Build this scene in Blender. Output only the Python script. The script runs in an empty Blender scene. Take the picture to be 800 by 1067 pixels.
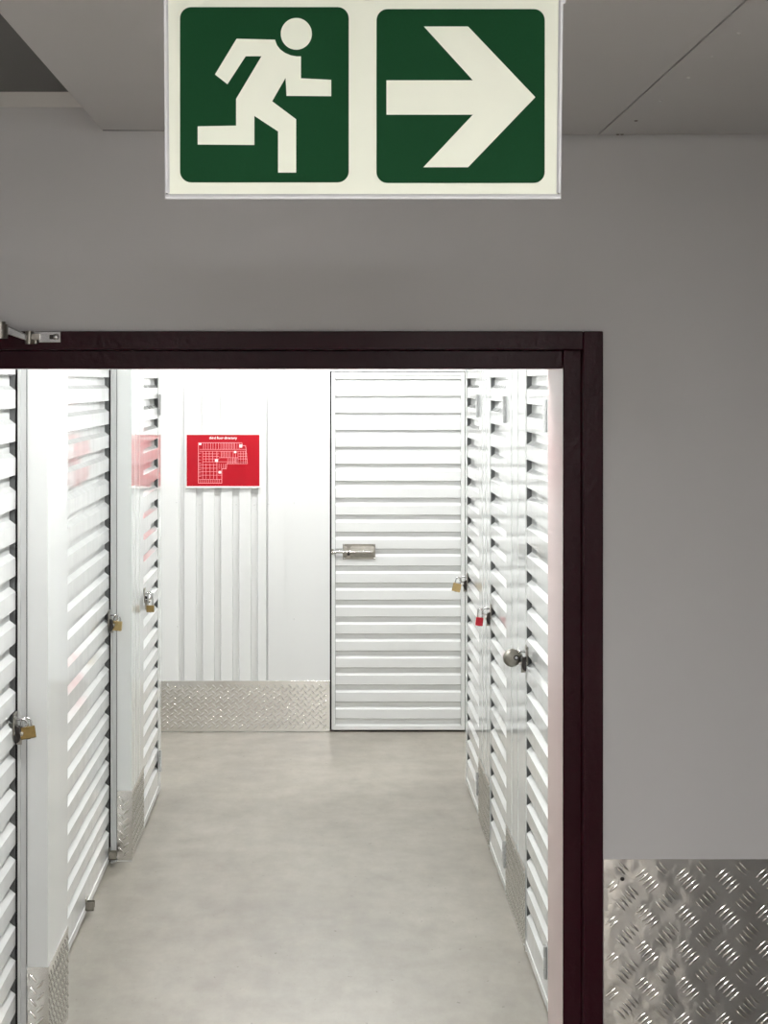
import bpy, math, random
from mathutils import Vector, Matrix, Euler
random.seed(7)
S = bpy.context.scene
COL = S.collection
# ------------------------------------------------------------------ camera, world, exposure
F = 2000.0; VX, VY, HC = 338.0, 400.0, 2.03
cam_d = bpy.data.cameras.new('camera'); cam = bpy.data.objects.new('camera', cam_d); COL.objects.link(cam)
cam.location = (0, 0, HC); cam.rotation_euler = (math.pi/2, 0, 0)
cam_d.sensor_fit = 'HORIZONTAL'; cam_d.sensor_width = 36.0; cam_d.lens = 36.0*F/800.0
cam_d.shift_x = (400-VX)/800.0; cam_d.shift_y = -(533.5-VY)/800.0
cam_d.clip_start = 0.05; cam_d.clip_end = 60
S.camera = cam
W = bpy.data.worlds.new('world'); S.world = W; W.use_nodes = True
W.node_tree.nodes['Background'].inputs[0].default_value = (.8, .9, 1, 1)
W.node_tree.nodes['Background'].inputs[1].default_value = 0.05
S.view_settings.view_transform = 'Standard'; S.view_settings.look = 'None'
S.view_settings.exposure = 0.0; S.view_settings.gamma = 1.0
S.view_settings.use_curve_mapping = False
CORRIDOR_LIGHT = 82.0      # emission strength of the corridor battens
CROSS_LIGHT = 104.0
FRONT_LIGHT = 113.0        # lamp of the front lobby

# ------------------------------------------------------------------ materials
def lin(c):
    c = c/255.0
    return c/12.92 if c <= .04045 else ((c+.055)/1.055)**2.4
def rgb(r, g, b): return (lin(r), lin(g), lin(b), 1)
def mat(name, col, rough=.4, metal=0.0, bump=None, coat=0.0, vary=None, emit=None, spec=.5, aniso=0):
    m = bpy.data.materials.new(name); m.use_nodes = True; nt = m.node_tree; N = nt.nodes; L = nt.links
    p = N['Principled BSDF']; p.inputs['Base Color'].default_value = col
    p.inputs['Roughness'].default_value = rough; p.inputs['Metallic'].default_value = metal
    p.inputs['Specular IOR Level'].default_value = spec
    if coat: p.inputs['Coat Weight'].default_value = coat; p.inputs['Coat Roughness'].default_value = .06
    if aniso: p.inputs['Anisotropic'].default_value = aniso
    tc = N.new('ShaderNodeTexCoord')
    if vary:                                   # (scale, amount, detail)
        n = N.new('ShaderNodeTexNoise'); n.inputs['Scale'].default_value = vary[0]; n.inputs['Detail'].default_value = vary[2]
        L.new(tc.outputs['Object'], n.inputs['Vector'])
        mx = N.new('ShaderNodeMix'); mx.data_type = 'RGBA'
        mx.inputs[6].default_value = tuple(c*(1-vary[1]) for c in col[:3])+(1,)
        mx.inputs[7].default_value = tuple(min(1, c*(1+vary[1])) for c in col[:3])+(1,)
        L.new(n.outputs['Fac'], mx.inputs[0]); L.new(mx.outputs[2], p.inputs['Base Color'])
    if bump:                                   # list of (scale, strength, distance, detail, stretch)
        prev = None
        for (sc, st, dist, det, stretch) in bump:
            mp = N.new('ShaderNodeMapping'); mp.inputs['Scale'].default_value = stretch
            L.new(tc.outputs['Object'], mp.inputs['Vector'])
            n = N.new('ShaderNodeTexNoise'); n.inputs['Scale'].default_value = sc; n.inputs['Detail'].default_value = det
            L.new(mp.outputs[0], n.inputs['Vector'])
            b = N.new('ShaderNodeBump'); b.inputs['Strength'].default_value = st; b.inputs['Distance'].default_value = dist
            L.new(n.outputs['Fac'], b.inputs['Height'])
            if prev: L.new(prev.outputs[0], b.inputs['Normal'])
            prev = b
        L.new(prev.outputs[0], p.inputs['Normal'])
    if emit:
        p.inputs['Emission Color'].default_value = emit[0]; p.inputs['Emission Strength'].default_value = emit[1]
    return m
M = {}
M['white'] = mat('white_gloss_sheet', rgb(216, 218, 217), .07, bump=[(2.6, .10, .008, 1, (1, 1, .7))])
M['door'] = mat('white_corrugated_sheet', rgb(218, 219, 218), .08, bump=[(7, .25, .005, 1, (1, 1, .5))])
M['backwall'] = mat('white_back_sheet', rgb(216, 217, 216), .2)
M['lining'] = mat('pinkish_white_gloss', rgb(206, 184, 182), .26, bump=[(6, .3, .004, 2, (1, 1, .3))])
M['front'] = mat('grey_wall_paint', rgb(212, 211, 212), .55, bump=[(260, .25, .0006, 3, (1, 1, 1))], vary=(2.5, .03, 4))
M['ceil'] = mat('grey_ceiling_paint', rgb(212, 211, 212), .6, bump=[(180, .2, .0006, 3, (1, 1, 1))], vary=(3, .03, 4))
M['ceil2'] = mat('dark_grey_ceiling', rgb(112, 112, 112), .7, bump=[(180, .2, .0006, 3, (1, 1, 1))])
M['cove'] = mat('cove_paint', rgb(222, 220, 218), .5, vary=(6, .03, 3))
M['maroon'] = mat('maroon_gloss_paint', rgb(46, 5, 18), .3, spec=.15, bump=[(60, .6, .002, 4, (1, 1, 1)), (300, .15, .0005, 2, (1, 1, 1))])
M['steel'] = mat('galvanised_steel', rgb(190, 191, 191), .35, .1, bump=[(90, .1, .0005, 2, (1, 1, 1))])
M['chrome'] = mat('chrome', rgb(200, 200, 200), .18, 1, bump=[(120, .1, .0004, 2, (1, 1, 1))])
M['nickel'] = mat('worn_nickel', rgb(150, 146, 138), .35, 1, vary=(60, .25, 3))
M['dark'] = mat('dark_steel', rgb(52, 48, 46), .45, .6)
M['black'] = mat('gap_shade_black', rgb(16, 16, 16), .8)  # black that stands in for the shade inside open gaps
M['shade_strip'] = mat('gap_shade_grey', rgb(76, 78, 78), .5, .0)  # dark grey put in for the shade of notch ends and gaps
M['brass'] = mat('brass', rgb(188, 164, 116), .32, .9, vary=(90, .15, 3), bump=[(150, .15, .0005, 2, (1, 1, 1))])
M['brass_old'] = mat('old_brass', rgb(132, 112, 70), .4, .85, vary=(90, .25, 3), bump=[(150, .15, .0005, 2, (1, 1, 1))])
M['redlock'] = mat('red_anodised', rgb(178, 22, 44), .3, .3)
M['tread'] = mat('aluminium_tread', rgb(214, 212, 208), .17, .95, bump=[(5, .3, .006, 1, (1, 1, 1))], vary=(14, .06, 4))
M['tread_big'] = mat('aluminium_tread_large', rgb(236, 234, 230), .16, 1, bump=[(13, .55, .006, 2, (1, 1, 1)), (70, .12, .001, 2, (1, 1, 1))], vary=(20, .05, 4))
M['red'] = mat('sign_red', rgb(158, 12, 28), .4, spec=.2)
M['signwhite'] = mat('sign_white', rgb(240, 236, 232), .4)
M['signpink'] = mat('sign_plan_line', rgb(236, 160, 165), .4)
M['lume'] = mat('photoluminescent_white', rgb(232, 236, 222), .5, spec=.2, vary=(30, .02, 3))
M['green'] = mat('sign_green', rgb(12, 60, 32), .6, spec=.08, vary=(400, .08, 2))
M['frame_grey'] = mat('sign_frame_aluminium', rgb(192, 193, 196), .4, .1)
M['grime'] = mat('grime', rgb(120, 112, 104), .8)
M['lampbody'] = mat('lamp_body_white', rgb(230, 230, 230), .4)
M['tube'] = mat('corridor_tube', (1, 1, 1, 1), .5, emit=((.985, 1, .985, 1), CORRIDOR_LIGHT))
M['tube_near'] = mat('near_corridor_tube', (1, 1, 1, 1), .5, emit=((.985, 1, .985, 1), CORRIDOR_LIGHT*1.7))
M['tube2'] = mat('cross_corridor_tube', (1, 1, 1, 1), .5, emit=((1, .995, .985, 1), CROSS_LIGHT))
M['tube3'] = mat('lobby_lamp', (1, 1, 1, 1), .5, emit=((1, .98, .95, 1), FRONT_LIGHT))

def floor_mat():
    m = bpy.data.materials.new('polished_concrete'); m.use_nodes = True; nt = m.node_tree; N = nt.nodes; L = nt.links
    p = N['Principled BSDF']; tc = N.new('ShaderNodeTexCoord')
    def noise(sc, det, stretch=(1, 1, 1), rough=.5):
        mp = N.new('ShaderNodeMapping'); mp.inputs['Scale'].default_value = stretch
        L.new(tc.outputs['Object'], mp.inputs['Vector'])
        n = N.new('ShaderNodeTexNoise'); n.inputs['Scale'].default_value = sc; n.inputs['Detail'].default_value = det; n.inputs['Roughness'].default_value = rough
        L.new(mp.outputs[0], n.inputs['Vector']); return n
    def ramp(n, stops):
        r = N.new('ShaderNodeValToRGB'); L.new(n.outputs['Fac'], r.inputs[0])
        e = r.color_ramp.elements
        e[0].position, e[0].color = stops[0]; e[1].position, e[1].color = stops[-1]
        for s in stops[1:-1]:
            x = e.new(s[0]); x.color = s[1]
        return r
    def mul(a, b, f=1.0):
        x = N.new('ShaderNodeMix'); x.data_type = 'RGBA'; x.blend_type = 'MULTIPLY'; x.inputs[0].default_value = f
        L.new(a, x.inputs[6]); L.new(b, x.inputs[7]); return x.outputs[2]
    a = ramp(noise(1.3, 5, (1, .6, 1), .6), [(.3, rgb(143, 137, 127)), (.5, rgb(155, 149, 138)), (.7, rgb(168, 162, 151))])
    b = ramp(noise(9, 6, (1, .5, 1), .65), [(.32, (.84, .84, .84, 1)), (.68, (1.0, 1.0, 1.0, 1))])
    c = ramp(noise(42, 3, (1, .6, 1), .6), [(.27, (.5, .48, .45, 1)), (.31, (1, 1, 1, 1))])
    d = ramp(noise(16, 6, (1, .35, 1), .75), [(.3, (.86, .855, .845, 1)), (.68, (1, 1, 1, 1))])
    L.new(mul(mul(mul(a.outputs[0], b.outputs[0]), c.outputs[0]), d.outputs[0]), p.inputs['Base Color'])
    r = ramp(noise(6, 4), [(.3, (.30, .30, .30, 1)), (.7, (.40, .40, .40, 1))]); L.new(r.outputs[0], p.inputs['Roughness'])
    bm = N.new('ShaderNodeBump'); bm.inputs['Strength'].default_value = .12; bm.inputs['Distance'].default_value = .004
    L.new(noise(5, 3).outputs['Fac'], bm.inputs['Height']); L.new(bm.outputs[0], p.inputs['Normal'])
    return m
M['floor'] = floor_mat()

# ------------------------------------------------------------------ mesh helpers
class MB:
    def __init__(s): s.v = []; s.f = []; s.sm = []
    def add(s, vs, fs, smooth=False):
        o = len(s.v); s.v += [tuple(v) for v in vs]; s.f += [tuple(i+o for i in f) for f in fs]; s.sm += [smooth]*len(fs); return s
    def box(s, x0, x1, y0, y1, z0, z1, R=None):
        vs = [Vector((x, y, z)) for x in (x0, x1) for y in (y0, y1) for z in (z0, z1)]
        if R is not None: vs = [R @ v for v in vs]
        return s.add(vs, [(0, 1, 3, 2), (4, 6, 7, 5), (0, 4, 5, 1), (2, 3, 7, 6), (0, 2, 6, 4), (1, 5, 7, 3)])
    def prism(s, poly, fn, a, b, smooth=False):
        """poly: list of (u,v); fn(u,v,w) -> xyz; extruded from w=a to w=b"""
        n = len(poly); vs = [fn(u, v, a) for u, v in poly]+[fn(u, v, b) for u, v in poly]
        fs = [tuple(range(n)), tuple(range(2*n-1, n-1, -1))]
        s.add(vs, fs); o = len(s.v)-2*n
        for i in range(n):
            j = (i+1) % n; s.f.append((o+i, o+n+i, o+n+j, o+j)); s.sm.append(smooth)
        return s
    def strip(s, prof, fn, a, b, back):
        """prof: open profile (t,n), n=outward height; solid down to n=back"""
        k = len(prof); vs = []
        for w in (a, b):
            vs += [fn(t, n, w) for t, n in prof]; vs += [fn(t, back, w) for t, n in prof]
        fs = []
        for i in range(k-1):
            fs.append((i, i+1, 2*k+i+1, 2*k+i))              # front
            fs.append((k+i, 3*k+i, 3*k+i+1, k+i+1))          # back
            fs.append((i, k+i, k+i+1, i+1)); fs.append((2*k+i, 2*k+i+1, 3*k+i+1, 3*k+i))
        fs.append((0, 2*k, 3*k, k)); fs.append((k-1, 2*k-1, 4*k-1, 3*k-1))
        return s.add(vs, fs)
    def cyl(s, p0, p1, r, n=16, r1=None, cap=True):
        p0 = Vector(p0); p1 = Vector(p1); d = (p1-p0).normalized(); r1 = r if r1 is None else r1
        a = d.orthogonal().normalized(); b = d.cross(a)
        vs = []
        for p, rr in ((p0, r), (p1, r1)):
            vs += [p+(a*math.cos(t)+b*math.sin(t))*rr for t in [2*math.pi*i/n for i in range(n)]]
        s.add(vs, [(i, (i+1) % n, n+(i+1) % n, n+i) for i in range(n)], True)
        if cap: s.add(vs, [tuple(range(n-1, -1, -1)), tuple(range(n, 2*n))])
        return s
    def tube(s, pts, r, n=10):
        pts = [Vector(p) for p in pts]; rings = []
        d0 = (pts[1]-pts[0]).normalized(); a = d0.orthogonal().normalized()
        for i, p in enumerate(pts):
            d = (pts[min(i+1, len(pts)-1)]-pts[max(i-1, 0)]).normalized()
            a = (a-d*a.dot(d)).normalized(); b = d.cross(a)
            rings += [p+(a*math.cos(t)+b*math.sin(t))*r for t in [2*math.pi*k/n for k in range(n)]]
        fs = [(i*n+k, i*n+(k+1) % n, (i+1)*n+(k+1) % n, (i+1)*n+k) for i in range(len(pts)-1) for k in range(n)]
        s.add(rings, fs, True); m = len(pts)-1
        return s.add(rings, [tuple(range(n-1, -1, -1)), tuple(range(m*n, m*n+n))])
    def dome(s, c, axis, r, h, n=12, k=4):
        c = Vector(c); d = Vector(axis).normalized(); a = d.orthogonal().normalized(); b = d.cross(a); vs = []
        for j in range(k):
            t = math.pi/2*j/k
            vs += [c+d*h*math.sin(t)+(a*math.cos(q)+b*math.sin(q))*r*math.cos(t) for q in [2*math.pi*i/n for i in range(n)]]
        vs.append(c+d*h)
        fs = [(j*n+i, j*n+(i+1) % n, (j+1)*n+(i+1) % n, (j+1)*n+i) for j in range(k-1) for i in range(n)]
        fs += [((k-1)*n+i, (k-1)*n+(i+1) % n, k*n) for i in range(n)]; fs.append(tuple(range(n-1, -1, -1)))
        return s.add(vs, fs, True)
    def build(s, name, m, parent=None, loc=None, rot=None, bevel=0, kind=None, label=None):
        me = bpy.data.meshes.new(name); me.from_pydata(s.v, [], s.f); me.update()
        for p, q in zip(me.polygons, s.sm): p.use_smooth = q
        import bmesh
        b = bmesh.new(); b.from_mesh(me); bmesh.ops.recalc_face_normals(b, faces=b.faces); b.to_mesh(me); b.free()
        me.materials.append(M[m] if isinstance(m, str) else m)
        o = bpy.data.objects.new(name, me); COL.objects.link(o)
        if parent: o.parent = parent
        if loc: o.location = loc
        if rot: o.rotation_euler = rot
        if bevel:
            bv = o.modifiers.new('bevel', 'BEVEL'); bv.width = bevel; bv.segments = 2; bv.limit_method = 'ANGLE'
        if kind: o['kind'] = kind
        if label: o['label'] = label
        return o
def empty(name, loc, rz=0, label=None, cat=None, group=None, rot=None):
    o = bpy.data.objects.new(name, None); COL.objects.link(o); o.location = loc
    o.rotation_euler = rot if rot else (0, 0, rz); o.empty_display_size = .05
    if label: o['label'] = label
    if cat: o['category'] = cat; o['kind'] = 'thing'
    if group: o['group'] = group
    return o
def tag(o, label, cat, group=None):
    o['label'] = label; o['category'] = cat; o['kind'] = 'thing'
    if group: o['group'] = group
    return o
def X(px, d): return (px-VX)*d/F
def Z(py, d): return HC-(py-VY)*d/F
RIGHT, LEFT, BACK = -math.pi/2, math.pi/2, 0.0      # local -y is the outward face

# ------------------------------------------------------------------ key dimensions
YF = 4.425                      # face of the lobby's end wall
XR, XL, XLr = .719, -.82, -.91  # corridor planes
YB = 2*1000*HC/363.0            # back wall 11.18
YRe, YLe = 9.80, 9.62           # where the side walls stop at the cross corridor
CH = 2.72                       # corridor ceiling
DH = 2.10                       # door height

# ------------------------------------------------------------------ floor, ceilings, shells
MB().box(-4.2, 4.2, -4.2, YB+.2, -.1, 0).build('floor', 'floor', kind='structure')
MB().box(-4.2, 4.2, YF+.34, YB+.2, CH, CH+.08).build('ceiling', 'white', kind='structure')
# lobby end wall with the opening
YW = 4.775
MB().box(-4.2, -.925, YF, YW, 0, 2.9).box(.62, 4.2, YF, YW, 0, 2.9).box(-.925, .62, YF, YW, 2.13, 2.9).build('wall_front', 'front', kind='structure')
MB().box(-4.2, -4.1, -4.2, YF, 0, 2.9).build('wall_left', 'front', kind='structure')
MB().box(1.035, 1.16, -4.2, 3.0, 0, 2.9).box(1.16, 4.2, 2.9, 3.0, 0, 2.9).box(4.1, 4.2, 3.0, YF, 0, 2.9).build('wall_right', 'front', kind='structure')
MB().box(-4.1, 1.16, -4.2, -4.1, 0, 2.9).build('wall_rear', 'front', kind='structure')
# lobby ceiling: low soffit made of two boards, higher dark recess on the left
def soffit(name, x0, x1, za, zb, ye):
    b = MB(); n = 1
    vs = [(x0, -4.1, za), (x1, -4.1, zb), (x1, ye, zb), (x0, ye, za)]
    vs += [(x, y, 2.95) for x, y, z in vs]
    b.add(vs, [(3, 2, 1, 0), (4, 5, 6, 7), (0, 1, 5, 4), (1, 2, 6, 5), (2, 3, 7, 6), (3, 0, 4, 7)])
    return b.build(name, 'ceil', kind='structure')
soffit('ceiling', -.51, .626, HC+.5825, HC+.5715, YF-.022)
c2 = soffit('ceiling', .630, 4.2, HC+.5715, HC+.590, YF-.022)
MB().box(-.51, .63, YF-.021, YF+.01, HC+.5835, HC+.62).build('shadow_gap_1', 'black', kind='structure')  # black strip put in as the shadow line between soffit and wall
MB().box(.63, 4.1, YF-.024, YF+.01, HC+.59, HC+.62).build('shadow_gap_2', 'shade_strip', kind='structure')  # dark strip put in as the shaded gap behind the right board
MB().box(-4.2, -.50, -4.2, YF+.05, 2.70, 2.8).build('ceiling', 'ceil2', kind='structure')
MB().prism([(YF-.028, 2.699), (YF, 2.699), (YF, 2.668), (YF-.006, 2.668)], lambda u, v, w: (w, u, v), -4.1, -.515).build('trim_3', 'cove', kind='structure')
# screws that show in the right soffit board
for px, py in ((770, 34), (741, 58.5), (717, 80.5), (688, 105), (662.5, 125.5), (643.5, 140), (648, 140)):
    d = (HC+.572-HC)*F/(VY-py); d = min(d, YF-.03)
    MB().dome((X(px, d), d, HC+.5718+.0053*(X(px, d)-.63)), (0, 0, -1), .0045, .0025, 10, 3).build('screw_head', 'lampbody' if py < 110 else 'grime', c2)

# ------------------------------------------------------------------ maroon door frame
dr = empty('door_1', (0, YF, 0)); dr['kind'] = 'structure'
y0, y1, y2 = -.013, .030, .108
def jamb_profile(s):            # (x,y) outline of the moulded section, right side
    return [(.6405, y0), (.595, y0), (.595, y1), (.5535, y1), (.5620, y2), (.6405, y2)]
MB().prism(jamb_profile(1), lambda u, v, w: (u, v, w), 0, HC+.121).build('jamb', 'maroon', dr, bevel=.0025)
MB().prism([(-(u-.562)-.85, v) for u, v in jamb_profile(1)], lambda u, v, w: (u, v, w), 0, HC+.121).build('jamb', 'maroon', dr, bevel=.0025)
hz = lambda u: HC+.035+(u-.562)*1.0
MB().box(-.8826, .5946, y0, y1-.0004, HC+.0785, HC+.121).build('head', 'maroon', dr, bevel=.0025)
MB().box(-.8412, .5532, y1, y2, HC+.035, HC+.0775).build('head_stop', 'maroon', dr, bevel=.0025)
# glossy lining behind the frame (slightly splayed)
MB().prism([(.5625, y2+.001), (.5555, YW-YF), (.625, YW-YF), (.625, y2+.001)], lambda u, v, w: (u, v, w), 0, HC+.036).build('lining', 'lining', dr, label='glossy pinkish white lining')
MB().box(-.93, -.85, y2+.001, YW-YF, 0, HC+.036).build('lining', 'lining', dr)
MB().box(-.93, .62, y2+.001, YW-YF, HC+.036, HC+.1).build('lining', 'lining', dr)

# ------------------------------------------------------------------ corridor walls
def ribbed(w, ribs, depth=.012):
    """profile along t in [0,w]; ribs = list of (a,b) grooves"""
    p = [(0, 0)]
    for a, b in ribs: p += [(a, 0), (a+.003, -depth), (b-.003, -depth), (b, 0)]
    p.append((w, 0)); return p
def wall_piece(name, org, rz, w, z0, z1, grooves=(), thick=.06, m='white', depth=.012, caps=0):
    b = MB().strip(ribbed(w, grooves, depth), lambda t, n, h: (t, -n, h), z0, z1, -thick)
    return b.build(name, m, loc=org, rot=(0, 0, rz), kind='structure')
# right side: local x runs towards the camera, origin at far end
def right_seg(far, near, z0=0, z1=CH, gr=()):
    return wall_piece('wall_right', (XR, far, 0), RIGHT, far-near, z0, z1, gr)
R3 = (9.70, 8.93); R2 = (8.336, 7.59); R1 = (6.86, 6.17)
right_seg(YRe, R3[0])
def gset(w): return [(w*.28, w*.28+.03), (w*.62, w*.62+.03)]
right_seg(R3[1], R2[0], gr=gset(.59)); right_seg(R2[1], R1[0], gr=gset(.72)); right_seg(R1[1], YW)
for a, b in (R3, R2, R1): right_seg(a, b, DH+.012, CH)
# left side: local x runs away from the camera, origin at near end
def left_seg(near, far, x=XL, z0=0, z1=CH, gr=(), thick=.06):
    return wall_piece('wall_left', (x, near, 0), LEFT, far-near, z0, z1, gr, thick)
L1 = (4.98, 5.68); L2 = (6.2, 8.135); L3 = (8.70, 9.49)
left_seg(YW, L1[0], XLr)
left_seg(5.694, 6.13, XL, thick=.15); left_seg(8.16, L3[0]-.002, XL, thick=.15, gr=[(.13, .15), (.20, .215), (.36, .375)])
left_seg(L3[1], YLe, XL, thick=.15)
left_seg(L1[0], 5.694, XLr, DH+.012); left_seg(6.13, 8.16, XLr, DH+.012); left_seg(L3[0]-.002, L3[1], XL, DH+.012, thick=.15)
# ends of the side walls along the cross corridor
MB().box(XR+.06, 4.1, YRe-.06, YRe, 0, CH).build('wall_right', 'white', kind='structure')
MB().box(-4.1, XL-.15, YLe-.06, YLe, 0, CH).build('wall_left', 'white', kind='structure')
MB().box(-4.2, -4.1, YLe, YB, 0, CH).build('wall_left', 'white', kind='structure')
MB().box(4.1, 4.2, YRe, YB, 0, CH).build('wall_right', 'white', kind='structure')
# back wall: ribbed sheet left of the door
def bx(px): return X(px, YB)
xl = -4.1
gro = []
for a, b in ((-1.55, -1.51), (-1.44, -1.40), (-1.33, -1.29), (-1.22, -1.18)): gro.append((a-xl, b-xl))
for a, b in ((186.4, 192), (204.2, 211.3), (223.2, 230.2), (242.2, 249.3), (261.2, 268.6), (277.4, 279.2)): gro.append((bx(a)-xl, bx(b)-xl))
w = bx(297)-xl
wall_piece('wall_back', (xl, YB, 0), BACK, w, 0, CH, gro, .1, 'backwall', .016)
wall_piece('wall_back', (bx(297)+.0, YB+.007, 0), BACK, bx(343.6)-bx(297), 0, CH, (), .09, 'backwall')
BDx = (.037, .822)
MB().box(BDx[1]+.004, 4.1, YB, YB+.1, 0, CH).build('wall_back', 'backwall', kind='structure')
MB().box(BDx[0]-.006, BDx[1]+.004, YB, YB+.1, DH+.004, CH).build('wall_back', 'backwall', kind='structure')
MB().box(BDx[0]-.006, BDx[1]+.004, YB+.08, YB+.1, 0, DH+.004).build('wall_back', 'black', kind='structure')  # black sheet behind the door, standing in for the dark unit inside
# rivets in the back wall
for px, py in ((184, 523.5), (208, 526), (246, 526), (265, 526.5), (280, 525.5), (306.5, 524), (185, 652.5), (306.5, 645)):
    o = MB().dome((bx(px), YB+(.007 if px > 297 else (.016 if px in (208, 246, 265) else 0)), Z(py, YB)), (0, -1, 0), .0042, .003, 10, 3)
    bpy_o = o.build('trim_rivet', 'steel', kind='structure')
# galvanised door posts of the two recessed openings
for y, x0 in ((5.694, 0), (8.16, 0)):
    b = MB().box(XLr+.004, -.8835, y-.014, y-.0006, 0, DH+.01).box(XLr+.004, XLr+.012, y-.026, y-.014, 0, DH+.01)
    b.build('trim_post', 'steel', kind='structure')
    MB().box(XLr-.03, XLr+.003, y-.012, y+.0, 0, DH+.01).build('gap_shade', 'black', kind='structure')  # black strip drawn in as the shade between door edge and post
    MB().box(-.8835, -.8815, y-.004, y-.0006, 0, DH+.01).build('gap_shade', 'shade_strip', kind='structure')  # thin dark line for the shaded gap on the corner side

# ------------------------------------------------------------------ tread plate kick plates
def lens_bar(b, cx, cz, ang, L, wd, h, n0):
    """raised pointed bar on the plate face (local x,z plane, outward = -y)"""
    ca, sa = math.cos(ang), math.sin(ang); T = (-1, -.55, 0, .55, 1)
    def P(t, s, k): return (cx+ca*t*L/2-sa*s*wd/2, -(n0+k*h), cz+sa*t*L/2+ca*s*wd/2)
    vs = []
    for t in T:
        q = max(0.0, 1-t*t)**.5; vs += [P(t, -q, 0), P(t, 0, q), P(t, q, 0)]
    fs = []
    for i in range(4):
        a = 3*i; c = a+3; fs += [(a, c, c+1, a+1), (a+1, c+1, c+2, a+2)]
    b.add(vs, fs, True)
def small_plate(org, rz, w, h, label, near_x0=0):
    root = tag(MB().box(0, w, -.0025, 0, .004, h).build('kick_plate', 'tread', loc=org, rot=(0, 0, rz), bevel=.0005), label, 'kick plate', 'tread plate kick plates in the corridor')
    b = MB(); px, pz = .0445, .036; n = int(w/px)+1
    for i in range(n):
        for j in range(int(h/pz)+1):
            for k in (0, 1):
                x = (i+.25+.5*k)*px; z = .004+(j+.3+.5*k)*pz
                if .014 < x < w-.014 and .018 < z < h-.016: lens_bar(b, x, z, math.radians(45 if k else -45), .034, .0105, .0024, .0036)
    b.build('raised_tread', 'tread', root)
    for x in (.02, w/2, w-.02):
        for z in (.02, h-.02): MB().dome((x, -.0026, z), (0, -1, 0), .0035, .002, 8, 2).build('screw_head', 'steel', root)
    return root
HP = .30
small_plate((bx(166.8)-.9, YB-.001, 0), BACK, bx(343.4)-bx(166.8)+.9, HP, 'aluminium tread kick plate along the back wall under the red directory sign')
small_plate((XR-.001, R3[1], 0), RIGHT, R3[1]-R2[0], HP, 'narrow tread kick plate on the right wall between the two farthest doors')
small_plate((XR-.001, R2[1], 0), RIGHT, R2[1]-R1[0], HP, 'tread kick plate on the right wall between the red padlock and the disc padlock doors')
def corner_plate(y0, y1, label):
    root = tag(MB().box(XL, XL+.0025, y0, y1, .004, HP).box(-.8825, XL+.0025, y0-.0022, y0+.0002, .004, HP).build('kick_plate', 'tread', bevel=.0004), label, 'kick plate', 'tread plate kick plates in the corridor')
    for org, rz, w in (((XL, y0, 0), LEFT, y1-y0), ((-.8825, y0, 0), BACK, .0625)):
        b = MB(); px, pz = .0445, .036
        for i in range(int(w/px)+2):
            for j in range(int(HP/pz)+1):
                for k in (0, 1):
                    x = (i+.25+.5*k)*px+.0055; z = .004+(j+.3+.5*k)*pz
                    if .0125 < x < w-.0125 and .018 < z < HP-.016: lens_bar(b, x, z, math.radians(45 if k else -45), .034, .0105, .0024, .0036)
        b.build('raised_tread', 'tread', root, loc=org, rot=(0, 0, rz))
    return root
corner_plate(5.6935, 6.13, 'tread kick plate folded round the nearest left wall corner')
corner_plate(8.1595, 8.695, 'tread kick plate folded round the farther left wall corner')
# large plate on the lobby end wall
px0, pz1 = .6425, Z(895, YF)
big = tag(MB().box(0, 1.50, -.003, 0, .004, pz1).build('wall_protection_plate', 'tread_big', loc=(px0, YF-.0005, 0), bevel=.0006),
          'large shiny five bar tread plate on the grey wall right of the maroon frame', 'wall plate')
b = MB(); PX, PZ = .0927, .083
cx0 = X(653, YF)-px0; cz0 = Z(936, YF)
for i in range(-1, 18):
    for j in range(-12, 2):
        for k in (0, 1):
            gx = cx0+i*PX+k*PX/2; gz = cz0+j*PZ+k*PZ/2
            ang = math.radians(-42 if k == 0 else 42)
            ux, uz = (math.cos(ang+math.pi/2), math.sin(ang+math.pi/2))
            for q in range(-2, 3):
                x = gx+ux*q*.0117; z = gz+uz*q*.0117
                if .012 < x < 1.488 and .02 < z < pz1-.010: lens_bar(b, x, z, ang, .034, .0062, .0022, .003)
b.build('raised_tread', 'tread_big', big)
MB().dome((X(648, YF)-px0, -.0032, Z(915.5, YF)), (0, -1, 0), .005, .0022, 14, 3).build('screw_head', 'dark', big)

# ------------------------------------------------------------------ storage unit doors
def corr_profile(z0, z1, pitch=.0991, depth=.018, start=.0):
    """(z,n) profile: ribs at n=0, recesses at n=-depth; counted down from the top"""
    p = []; z = z1-start; p.append((z1, 0))
    if start: p.append((z, 0))
    while z-.048 > z0:
        r = z                                    # bottom edge of a rib -> undercut -> recess -> upper slope of the next rib
        p += [(r, 0), (r-.006, -depth), (r-.033, -depth), (r-.047, 0)]
        z -= pitch
    p.append((z0, 0))
    q = [p[0]]
    for a in p[1:]:
        if a[0] < q[-1][0]-1e-5: q.append(a)
    return q[::-1]
def hinge(door, x, z):
    h = MB().cyl((x, -.009, z), (x, -.009, z+.033), .0068, 12).cyl((x, -.009, z+.035), (x, -.009, z+.069), .0068, 12).cyl((x, -.009, z+.071), (x, -.009, z+.105), .0068, 12)
    h.box(x-.028, x, -.0035, -.001, z, z+.105).box(x, x+.022, -.0035, -.001, z, z+.105)
    h.build('hinge', 'steel', door)
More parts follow.
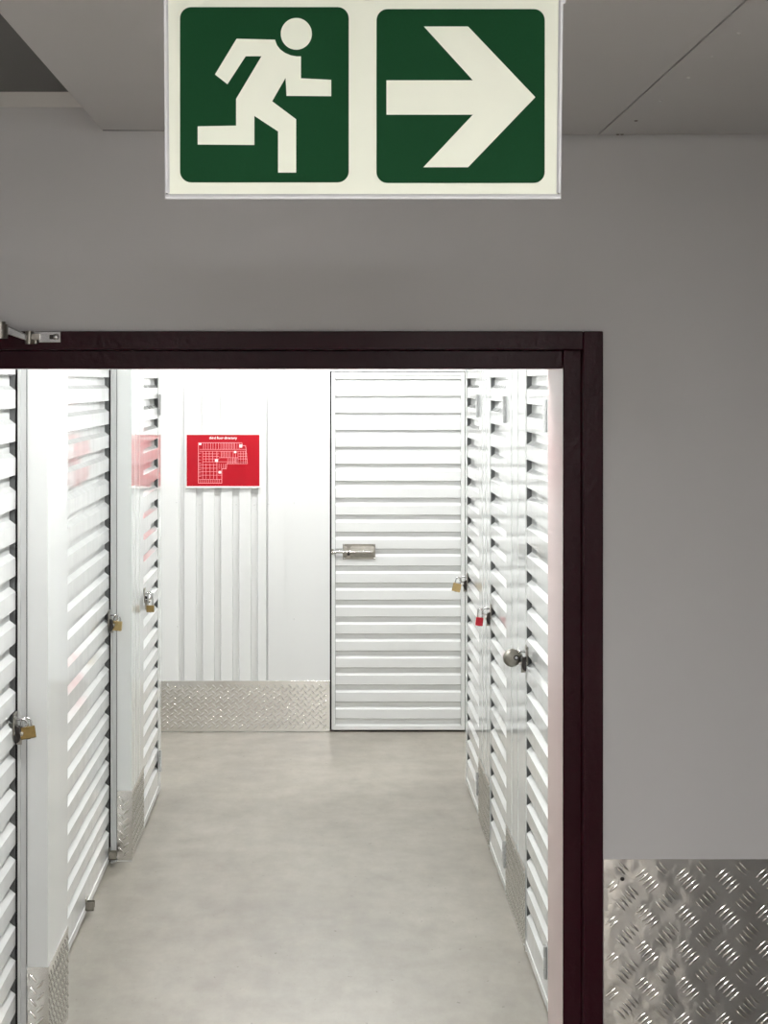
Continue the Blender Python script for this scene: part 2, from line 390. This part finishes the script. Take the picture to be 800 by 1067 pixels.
def latch(door, x, z, s):
    """hasp: plate, staple standing out, dark lever; s=+1: centre of the door lies to +x"""
    pl = MB().box(x, x+s*.055, -.004, 0, z-.02, z+.045)
    o = pl.build('latch', 'nickel', door, bevel=.0008)
    st = MB().tube([(x+s*.012, -.003, z+.022), (x+s*.012, -.022, z+.024), (x+s*.011, -.033, z+.018), (x+s*.01, -.036, z+.006), (x+s*.01, -.026, z-.004), (x+s*.012, -.004, z-.006)], .0042, 10)
    st.build('staple', 'chrome', o)
    lv = MB().prism([(-.004, z+.010), (-.017, z+.004), (-.021, z-.022), (-.014, z-.040), (-.004, z-.044)], lambda u, v, w: (w, u, v), x+s*.020, x+s*.046)
    lv.build('lever', 'dark', o, bevel=.002)
    kn = MB().box(x+s*.010, x+s*.0145, -.019, -.003, z-.052, z-.012).cyl((x+s*.033, -.018, z-.016), (x+s*.033, -.026, z-.018), .006, 14)
    kn.build('knob', 'nickel', o)
    for dz in (-.012, .037): MB().dome((x+s*.048, -.004, z+dz), (0, -1, 0), .004, .002, 10, 3).build('screw_head', 'chrome', o)
    return o
def storage_door(label, org, rz, w, lock_x=None, hinge_x=None, lock_z=1.03, shade_strip=.006, shade_strip_m='shade_strip', start=.03, group='white corrugated storage unit doors'):
    d = empty('storage_unit_door', org, rz, label, 'door', group)
    zt, zb = DH, .012
    prof = corr_profile(zb+.028, zt-.012, depth=.018, start=start)
    fn = lambda t, n, wv: (wv, .002-n, t)
    MB().strip(prof, fn, shade_strip+.001, w-shade_strip-.001, -.026).build('corrugated_panel', 'door', d)
    for xa_ in (0, w-shade_strip): MB().box(xa_, xa_+shade_strip, .0035, .03, zb, zt).build('edge_frame', shade_strip_m, d)  # dark strips stand in for the shade at the open recess ends
    MB().box(0, w, -.001, .03, zt-.012, zt).build('edge_rail', 'door', d, bevel=.001)
    MB().box(0, w, -.002, .03, zb, zb+.03).build('edge_rail', 'door', d, bevel=.001)
    if hinge_x is not None:
        for z in (.115, 1.875): hinge(d, hinge_x, z)
    if lock_x is not None:
        latch(d, lock_x, lock_z, 1 if lock_x < w/2 else -1)
    return d
# right: local x=0 far, hinge near the camera
for (a, b_), lz, lab in ((R3, 1.035, 'right wall, farthest of the three corrugated doors, brass padlock by its far edge'),
                        (R2, 1.035, 'right wall corrugated door locked with the small red padlock, middle of three'),
                        (R1, 1.055, 'right wall corrugated door nearest the maroon frame, round steel padlock')):
    w = a-b_-.004
    storage_door(lab, (XR, a-.002, 0), RIGHT, w, lock_x=.012, hinge_x=w-.006, lock_z=lz)
# left: local x=0 near
storage_door('left wall corrugated door cut by the picture edge, nearest with an old brass padlock', (XLr, L1[0]+.002, 0), LEFT, L1[1]-L1[0]-.006, lock_x=L1[1]-L1[0]-.018, lock_z=1.02)
d2 = storage_door('wide corrugated door in the left wall between the two tread plated corners', (XLr, L2[0], 0), LEFT, L2[1]-L2[0], lock_x=L2[1]-L2[0]-.012, lock_z=1.03)
storage_door('left wall farthest corrugated door beside the back wall with long shackle padlock', (XL, L3[0]+.001, 0), LEFT, L3[1]-L3[0]-.004, lock_x=.014, hinge_x=L3[1]-L3[0]-.008, lock_z=1.055)
# floor bolts of the wide door
for yy in (7.30, 8.08):
    MB().box(yy-L2[0]-.02, yy-L2[0]+.02, -.035, -.003, .03, .036).box(yy-L2[0]-.02, yy-L2[0]-.016, -.035, -.003, .03, .062).box(yy-L2[0]+.016, yy-L2[0]+.02, -.035, -.003, .03, .062).box(yy-L2[0]-.02, yy-L2[0]+.02, -.006, -.003, .03, .075).build('floor_bolt', 'nickel', d2, bevel=.0006)
# back door
bd = empty('storage_unit_door', (BDx[0], YB+.012, 0), 0, 'corrugated door in the back wall with a nickel slide bolt', 'door', 'white corrugated storage unit doors')
wd = BDx[1]-BDx[0]
prof = corr_profile(.028, DH-.022, .0991, .015, start=.018)
MB().strip(prof, lambda t, n, wv: (wv, .002-n, t), .0275, wd-.0275, -.026).build('corrugated_panel', 'backwall', bd)
for q in ((.004, .026, -.004, .03, .012, DH), (wd-.026, wd-.004, -.004, .03, .012, DH)): MB().box(*q).build('edge_frame', 'backwall', bd, bevel=.001)
for q in ((.026, wd-.026, -.004, .03, DH-.022, DH), (.026, wd-.026, -.003, .03, .012, .035)): MB().box(*q).build('edge_rail', 'backwall', bd, bevel=.001)
def L_(px, py): return ((px-VX)*YB/F-BDx[0], HC-(py-VY)*YB/F)
bolt = MB(); x0, zA = L_(357, 567); x1, zB = L_(391, 583)
o = MB().box(x0, x1, -.004, 0, zB, zA).build('slide_bolt', 'nickel', bd, bevel=.001)
MB().prism([(-.004, zA-.012), (-.015, zA-.022), (-.018, (zA+zB)/2), (-.015, zB+.022), (-.004, zB+.012)], lambda u, v, w: (w, u, v), x0+.045, x1-.008).build('housing', 'nickel', o)
MB().prism([(-.004, zA-.012), (-.015, zA-.022), (-.018, (zA+zB)/2), (-.015, zB+.022), (-.004, zB+.012)], lambda u, v, w: (w, u, v), x0+.004, x0+.024).build('housing', 'nickel', o)
MB().cyl((.004, -.010, (zA+zB)/2), (x1-.02, -.010, (zA+zB)/2), .0088, 14).build('bolt_rod', 'chrome', o)
MB().cyl((x0+.034, -.012, (zA+zB)/2), (x0+.034, -.045, (zA+zB)/2-.012), .006, 12).dome((x0+.034, -.042, (zA+zB)/2-.011), (0, -1, -.3), .009, .007).build('knob', 'dark', o)
MB().box(.003, .016, -.018, -.0045, (zA+zB)/2-.016, (zA+zB)/2+.016).build('keeper', 'nickel', o, bevel=.001)
for sx in (x0+.008, x1-.008):
    for sz in (zA-.007, zB+.007): MB().dome((sx, -.004, sz), (0, -1, 0), .005, .0025, 10, 3).build('screw_head', 'chrome', o)
for py in (390, 561, 760):
    sx, sz = L_(346.5, py); MB().dome((.012, -.004, sz), (0, -1, 0), .004, .002, 8, 2).build('screw_head', 'steel', bd)

# ------------------------------------------------------------------ padlocks (hang across the wall plane: body faces the camera)
def padlock(loc, bw, bh, shh, m, label, tilt=0, turn=0, sh_w=None, r=.0032):
    """loc: centre of shackle top (inside). local x right, z up, facing -y"""
    p = empty('padlock', loc, 0, label, 'padlock', rot=(0, math.radians(tilt), math.radians(turn)))
    sw = (sh_w or bw*.62)/2; top = 0
    MB().box(-bw/2, bw/2, -.0075, .0075, -shh-bh, -shh).build('lock_body', m, p, bevel=.002)
    pts = [(-sw, 0, -shh-.002)]+[(-sw*math.cos(t), 0, -sw+sw*math.sin(t)) for t in [math.pi*i/10 for i in range(11)]]+[(sw, 0, -shh-.002)]
    MB().tube(pts, r, 10).build('shackle', 'chrome', p)
    MB().box(-bw*.3, bw*.3, -.0082, -.0076, -shh-bh*.68, -shh-bh*.3).build('stamped_panel', m, p, bevel=.0002)
    MB().cyl((0, 0, -shh-bh), (0, 0, -shh-bh-.0015), .006, 14).build('keyway', 'dark', p)
    return p
padlock((XLr+.030, L1[1]-.026, 1.046), .046, .035, .026, 'brass_old', 'old tarnished brass padlock at the left picture edge on the nearest door', tilt=-8, turn=12)
padlock((XLr+.036, L2[1]-.026, 1.052), .044, .04, .024, 'brass', 'brass padlock on the wide left door beside its galvanised post', tilt=5, turn=-10)
padlock((XL+.030, L3[0]+.012, 1.085), .036, .031, .060, 'brass_old', 'small brass padlock with a long tall shackle on the farthest left door', tilt=0)
padlock((XR-.040, R3[0]-.012, 1.052), .042, .042, .030, 'brass', 'brass padlock on the farthest right door overlapping the back door', tilt=14)
padlock((XR-.042, R2[0]-.012, 1.055), .032, .036, .038, 'redlock', 'small red padlock on the middle right door', tilt=6)
dp = empty('padlock', (XR-.052, R1[0]-.028, 1.055), 0, 'round steel disc padlock on the right door nearest the maroon frame', 'padlock', rot=(0, 0, math.radians(8)))
dc = MB(); prof = [(0, -.013), (.022, -.013), (.029, -.010), (.0325, -.004), (.0325, .004), (.029, .010), (.022, .013), (0, .013)]
n = 40; vs = []; fs = []
for r_, y_ in prof[1:-1]: vs += [(r_*math.cos(2*math.pi*i/n), y_, r_*math.sin(2*math.pi*i/n)) for i in range(n)]
for j in range(5): fs += [(j*n+i, j*n+(i+1) % n, (j+1)*n+(i+1) % n, (j+1)*n+i) for i in range(n)]
fs += [tuple(range(n)), tuple(range(6*n-1, 5*n-1, -1))]
dc.add(vs, fs, True); dc.build('lock_body', 'nickel', dp)
MB().cyl((.012, -.0128, .002), (.012, -.016, .002), .009, 20).build('cylinder_ring', 'dark', dp)
MB().cyl((.012, -.0155, .002), (.012, -.017, .002), .0055, 20).build('keyway', 'chrome', dp)
MB().tube([(.018+.018*math.cos(t), 0, .002+.018*math.sin(t)) for t in [-1.2+2.4*i/10 for i in range(11)]], .0042, 10).build('shackle', 'chrome', dp)

# ------------------------------------------------------------------ red directory sign
sx0, sx1 = bx(194.6), bx(270.4); sz0, sz1 = Z(506.5, YB), Z(453, YB)
SW, SH = sx1-sx0, sz1-sz0
ds = empty('directory_sign', (sx0, YB-.001, sz0), 0, 'red wall sign with a white floor plan headed third floor directory on the back wall', 'sign')
MB().box(0, SW, -.010, 0, 0, SH).build('sign_panel', 'red', ds)
MB().box(-.004, SW+.004, -.014, 0, -.010, -.0005).box(-.003, -.0005, -.012, 0, -.001, SH+.002).box(SW+.0005, SW+.003, -.012, 0, -.001, SH+.002).box(-.003, SW+.003, -.012, 0, SH+.0005, SH+.003).build('sign_frame', 'signwhite', ds, bevel=.0008)
def text(body, size, parent, m, loc, bold=0, name='lettering', ext=.0004):
    c = bpy.data.curves.new('t', 'FONT'); c.body = body; c.size = size; c.align_x = 'CENTER'; c.align_y = 'CENTER'; c.extrude = ext; c.offset = bold
    t = bpy.data.objects.new('t', c); COL.objects.link(t); bpy.context.view_layer.update()
    me = bpy.data.meshes.new_from_object(t.evaluated_get(bpy.context.evaluated_depsgraph_get())); bpy.data.objects.remove(t); bpy.data.curves.remove(c)
    me.materials.clear(); me.materials.append(M[m])
    o = bpy.data.objects.new(name, me); COL.objects.link(o); o.parent = parent; o.location = loc; o.rotation_euler = (math.pi/2, 0, 0)
    return o
text('third floor directory', .0195, ds, 'signwhite', (SW*.50, -.0108, SH*(1-.062)), .0003)
k = SW/671.0
def pl(x, y): return ((x-47)*k, SH-(y-72)*SH/468)
plan = MB(); T = .0009
def line(b, x0, y0, x1, y1, t=T):
    a = Vector(pl(x0, y0)); c = Vector(pl(x1, y1)); d = (c-a)
    if d.length < 1e-6: return
    d.normalize(); nn = Vector((-d.y, d.x))*t
    q = [a-nn-d*t, c-nn+d*t, c+nn+d*t, a+nn-d*t]
    b.prism([(v.x, v.y) for v in q], lambda u, v, w: (u, w, v), -.0101, -.0106)
out = [(155, 145), (555, 145), (560, 170), (590, 172), (605, 335), (415, 335), (412, 380), (370, 382), (370, 512), (155, 512), (155, 145)]
for (a, b_), (c, d_) in zip(out, out[1:]): line(plan, a, b_, c, d_, .0013)
for y in (205, 222): line(plan, 165, y, 590, y)
for y in (245, 268, 292, 318): line(plan, 195, y, 345, y); line(plan, 525, y, 600, y)
for y in (345, 376, 407, 440): line(plan, 160, y, 330, y)
line(plan, 160, 478, 370, 478); line(plan, 325, 222, 325, 478, .0012); line(plan, 345, 335, 345, 382); line(plan, 335, 440, 370, 440)
for x in (202, 222, 245, 268, 290, 315, 340, 362): line(plan, x, 147, x, 203)
for x in range(380, 480, 14): line(plan, x, 147, x, 203)
for x in (490, 510, 530): line(plan, x, 150, x, 203)
for x in (195, 225, 255, 285): line(plan, x, 225, x, 320 if x > 218 else 478)
for x in (225, 262, 295): line(plan, x, 335, x, 470)
for x in range(365, 460, 14): line(plan, x, 225, x, 278)
line(plan, 345, 280, 520, 280)
for x in range(425, 525, 16): line(plan, x, 285, x, 333)
line(plan, 345, 318, 600, 318)
for x in (475, 497, 520, 545, 568, 588): line(plan, x, 225, x, 333)
for x in (365, 385, 400): line(plan, x, 338, x, 378)
for x in range(175, 365, 19): line(plan, x, 480, x, 510)
for y in (240, 270, 300, 330, 360, 390, 420, 450): line(plan, 157, y, 178, y)
for x0, y0_, x1, y1_ in ((160, 148, 182, 165), (533, 160, 558, 188), (308, 295, 335, 318), (340, 402, 365, 424), (483, 220, 505, 238)):
    p0 = pl(x0, y1_); p1 = pl(x1, y0_); MB().box(p0[0], p1[0], -.0108, -.0100, p0[1], p1[1]).build('floor_plan_marker', 'signwhite', ds)
plan.build('floor_plan', 'signpink', ds)

# ------------------------------------------------------------------ emergency exit sign
DS = 1.94
tilt = math.radians(5.5)
zb = Z(207.5, DS)
es = empty('exit_sign', (0, DS, zb), 0, 'hanging green and white exit sign with a running figure and an arrow', 'sign', rot=(tilt, 0, 0))
kk = DS/F; px2x = lambda px, py=207: (px-VX)*kk*(1-.0093*(207-py)/207); py2z = lambda py: (207.5-py)*kk*1.0
def sp(px, py): return (px2x(px, py), py2z(py))
xa, xb, zt = px2x(172.2), px2x(584), py2z(.6)
MB().box(xa+.003, xb-.003, .0005, .007, .003, zt-.001).build('sign_panel', 'lume', es)
fr = MB()
fb, fs_ = .0062, .0048
fr.prism([(0, -.002), (0, .010), (fb, .010), (fb*.8, -.0008), (fb*.45, -.002)], lambda u, v, w: (w, v, u), xa, xb)
fr.prism([(xa, -.002), (xa+fs_*.5, -.002), (xa+fs_*.9, -.0005), (xa+fs_, .010), (xa, .010)], lambda u, v, w: (u, v, w), fb, zt)
fr.prism([(xb, -.002), (xb-fs_*.5, -.002), (xb-fs_*.9, -.0005), (xb-fs_, .010), (xb, .010)], lambda u, v, w: (u, v, w), fb, zt)
fr.build('sign_frame', 'frame_grey', es, bevel=.0004)
def rrect(x0, y0, x1, y1, r):
    p = []
    for cx, cy, a0 in ((x1-r, y0+r, -90), (x1-r, y1-r, 0), (x0+r, y1-r, 90), (x0+r, y0+r, 180)):
        for i in range(9):
            a = math.radians(a0+i*90/8); p.append(sp(cx+r*math.cos(a), cy+r*math.sin(a)))
    return p
def inlay(name, poly, m, y0, y1):
    return MB().prism(poly, lambda u, v, w: (u, w, v), y0, y1).build(name, m, es)
inlay('green_square', rrect(187.6, 10.2, 363.3, 190.2, 11.5), 'green', -.0002, .0006)
inlay('green_square', rrect(392.2, 12.2, 567.4, 190.8, 11.5), 'green', -.0002, .0006)
import mathutils.geometry
def poly_mesh(name, pts, m, y0, y1):
    P = [sp(*p) for p in pts]; n = len(P)
    tri = mathutils.geometry.tessellate_polygon([[Vector((a, b_, 0)) for a, b_ in P]])
    b = MB(); vs = [(a, y0, b_) for a, b_ in P]+[(a, y1, b_) for a, b_ in P]
    fs = [tuple(t) for t in tri]+[tuple(i+n for i in t[::-1]) for t in tri]+[(i, (i+1) % n, n+(i+1) % n, n+i) for i in range(n)]
    return b.add(vs, fs).build(name, m, es)
man = [(246.5, 42.5), (286.5, 43.5), (288.5, 49), (292, 53.5), (297, 57), (303, 59.5), (309, 60.5), (313.5, 60.5), (313.5, 83), (345, 84.5), (345, 101.3), (298.5, 101), (297.5, 82.5), (283.5, 106.5), (308.5, 125), (308.5, 180), (289.7, 180), (289.7, 137.5), (265, 121.5), (265, 151.5), (206, 151), (206, 132.3), (246, 131.5), (246, 104), (272.5, 60.3), (256, 60.3), (237, 89), (224, 79)]
poly_mesh('running_figure', man, 'lume', -.0007, .0001)
inlay('figure_head', [sp(308.7+16.2*math.cos(2*math.pi*i/40), 37.5+16.2*math.sin(2*math.pi*i/40)) for i in range(40)], 'lume', -.0007, .0001)
poly_mesh('arrow', [(402.5, 85), (492.5, 85), (441.5, 30), (487.5, 30), (557.5, 102.3), (487.5, 174.5), (441, 174.5), (492.5, 120.3), (402.5, 120.3)], 'lume', -.0007, .0001)
# hanger clip and rod up to the soffit (rod hangs plumb)
hx = px2x(382.5, 0)
MB().cyl((hx, -.0035, zt+.0120), (hx, .012, zt+.0120), .0145, 28).build('hanger_clip', 'nickel', es, bevel=.0006)
MB().cyl((hx, .004, zt+.012), (hx, .004-math.sin(tilt)*(HC+.573-zb-zt)+.035*0, (HC+.5745-zb)), .003, 10).build('hanger_rod', 'steel', es)
MB().box(xb-.002, xb+.0025, -.001, .006, zt-.006, zt+.001).build('end_clip', 'frame_grey', es)

# ------------------------------------------------------------------ door closer arm on the frame head
yc = YF+y0
ca = empty('door_closer_arm', (X(46, yc), yc-.0002, Z(351, yc)), 0, 'chrome door closer arm on the maroon frame head at the left edge', 'door closer')
u = yc/F
def cl(px, py): return ((px-46)*u, -(py-351)*u)
x0, z1_ = cl(31, 345.5); x1, z0_ = cl(63.5, 357)
MB().box(x0, x1, -.006, 0, z0_, z1_).build('mounting_shoe', 'chrome', ca, bevel=.0012)
a, c = cl(52, 349); e, f = cl(60, 353.5)
MB().box(a, e, -.0072, -.0058, f, c).build('adjusting_slot', 'dark', ca)
q = cl(58.5, 351); MB().dome((q[0], -.006, q[1]), (0, -1, 0), .0075, .004, 16, 4).build('shoe_screw', 'chrome', ca)
a = cl(30, 351.5); b2 = cl(45, 351)
MB().box(a[0], b2[0]-.006, -.020, -.004, a[1]-.006, a[1]+.008).cyl((a[0]+.003, -.012, a[1]-.016), (a[0]+.003, -.012, a[1]+.014), .010, 16).cyl((a[0]+.018, -.012, a[1]-.015), (a[0]+.018, -.012, a[1]+.006), .006, 14).build('knuckle', 'nickel', ca, bevel=.001)
p0 = cl(30, 351.5); p1 = cl(13, 345); p2 = cl(3, 341.5)
MB().prism([(p0[0], p0[1]-.008), (p0[0], p0[1]+.006), (p1[0], p1[1]+.009), (p2[0]-.02, p2[1]+.012), (p2[0]-.02, p2[1]-.008), (p1[0], p1[1]-.010)], lambda u_, v, w: (u_, w, v), -.045, -.016).build('link_arm', 'chrome', ca, bevel=.002)
pv = cl(4, 346)
MB().cyl((pv[0], -.05, pv[1]-.016), (pv[0], -.05, pv[1]+.016), .018, 24).cyl((pv[0], -.05, pv[1]+.016), (pv[0], -.05, pv[1]+.022), .012, 20).build('pivot', 'nickel', ca, bevel=.001)
pe = cl(-40, 350)
MB().box(pe[0]-.2, pv[0], -.09, -.03, pv[1]-.016, pv[1]-.006).build('main_arm', 'chrome', ca, bevel=.002)

# ------------------------------------------------------------------ lamps
def batten(loc, length, along_y, m, label, wdt=.09):
    o = empty('ceiling_light', loc, math.pi/2 if along_y else 0, label, 'ceiling light')
    MB().box(-length/2, length/2, -wdt/2, wdt/2, -.05, 0).build('lamp_body', 'lampbody', o, bevel=.003)
    MB().box(-length/2+.02, length/2-.02, -wdt/2+.008, wdt/2-.008, -.075, -.051).build('diffuser', m, o, bevel=.006)
    return o
batten((-.05, 5.32, CH), 1.0, True, 'tube_near', 'white batten light over the corridor near the maroon frame')
batten((-.05, 7.9, CH), 1.2, True, 'tube', 'white batten light over the corridor between the padlocked doors')
batten((-.1, 10.45, CH), 1.5, False, 'tube2', 'white batten light over the cross corridor by the back wall')
batten((-2.6, 10.45, CH), 1.2, False, 'tube2', 'white batten light over the left arm of the cross corridor')
batten((2.6, 10.45, CH), 1.2, False, 'tube2', 'white batten light over the right arm of the cross corridor')
batten((.1, -.9, 2.60), 1.2, False, 'tube3', 'lobby ceiling light behind the camera', .6)
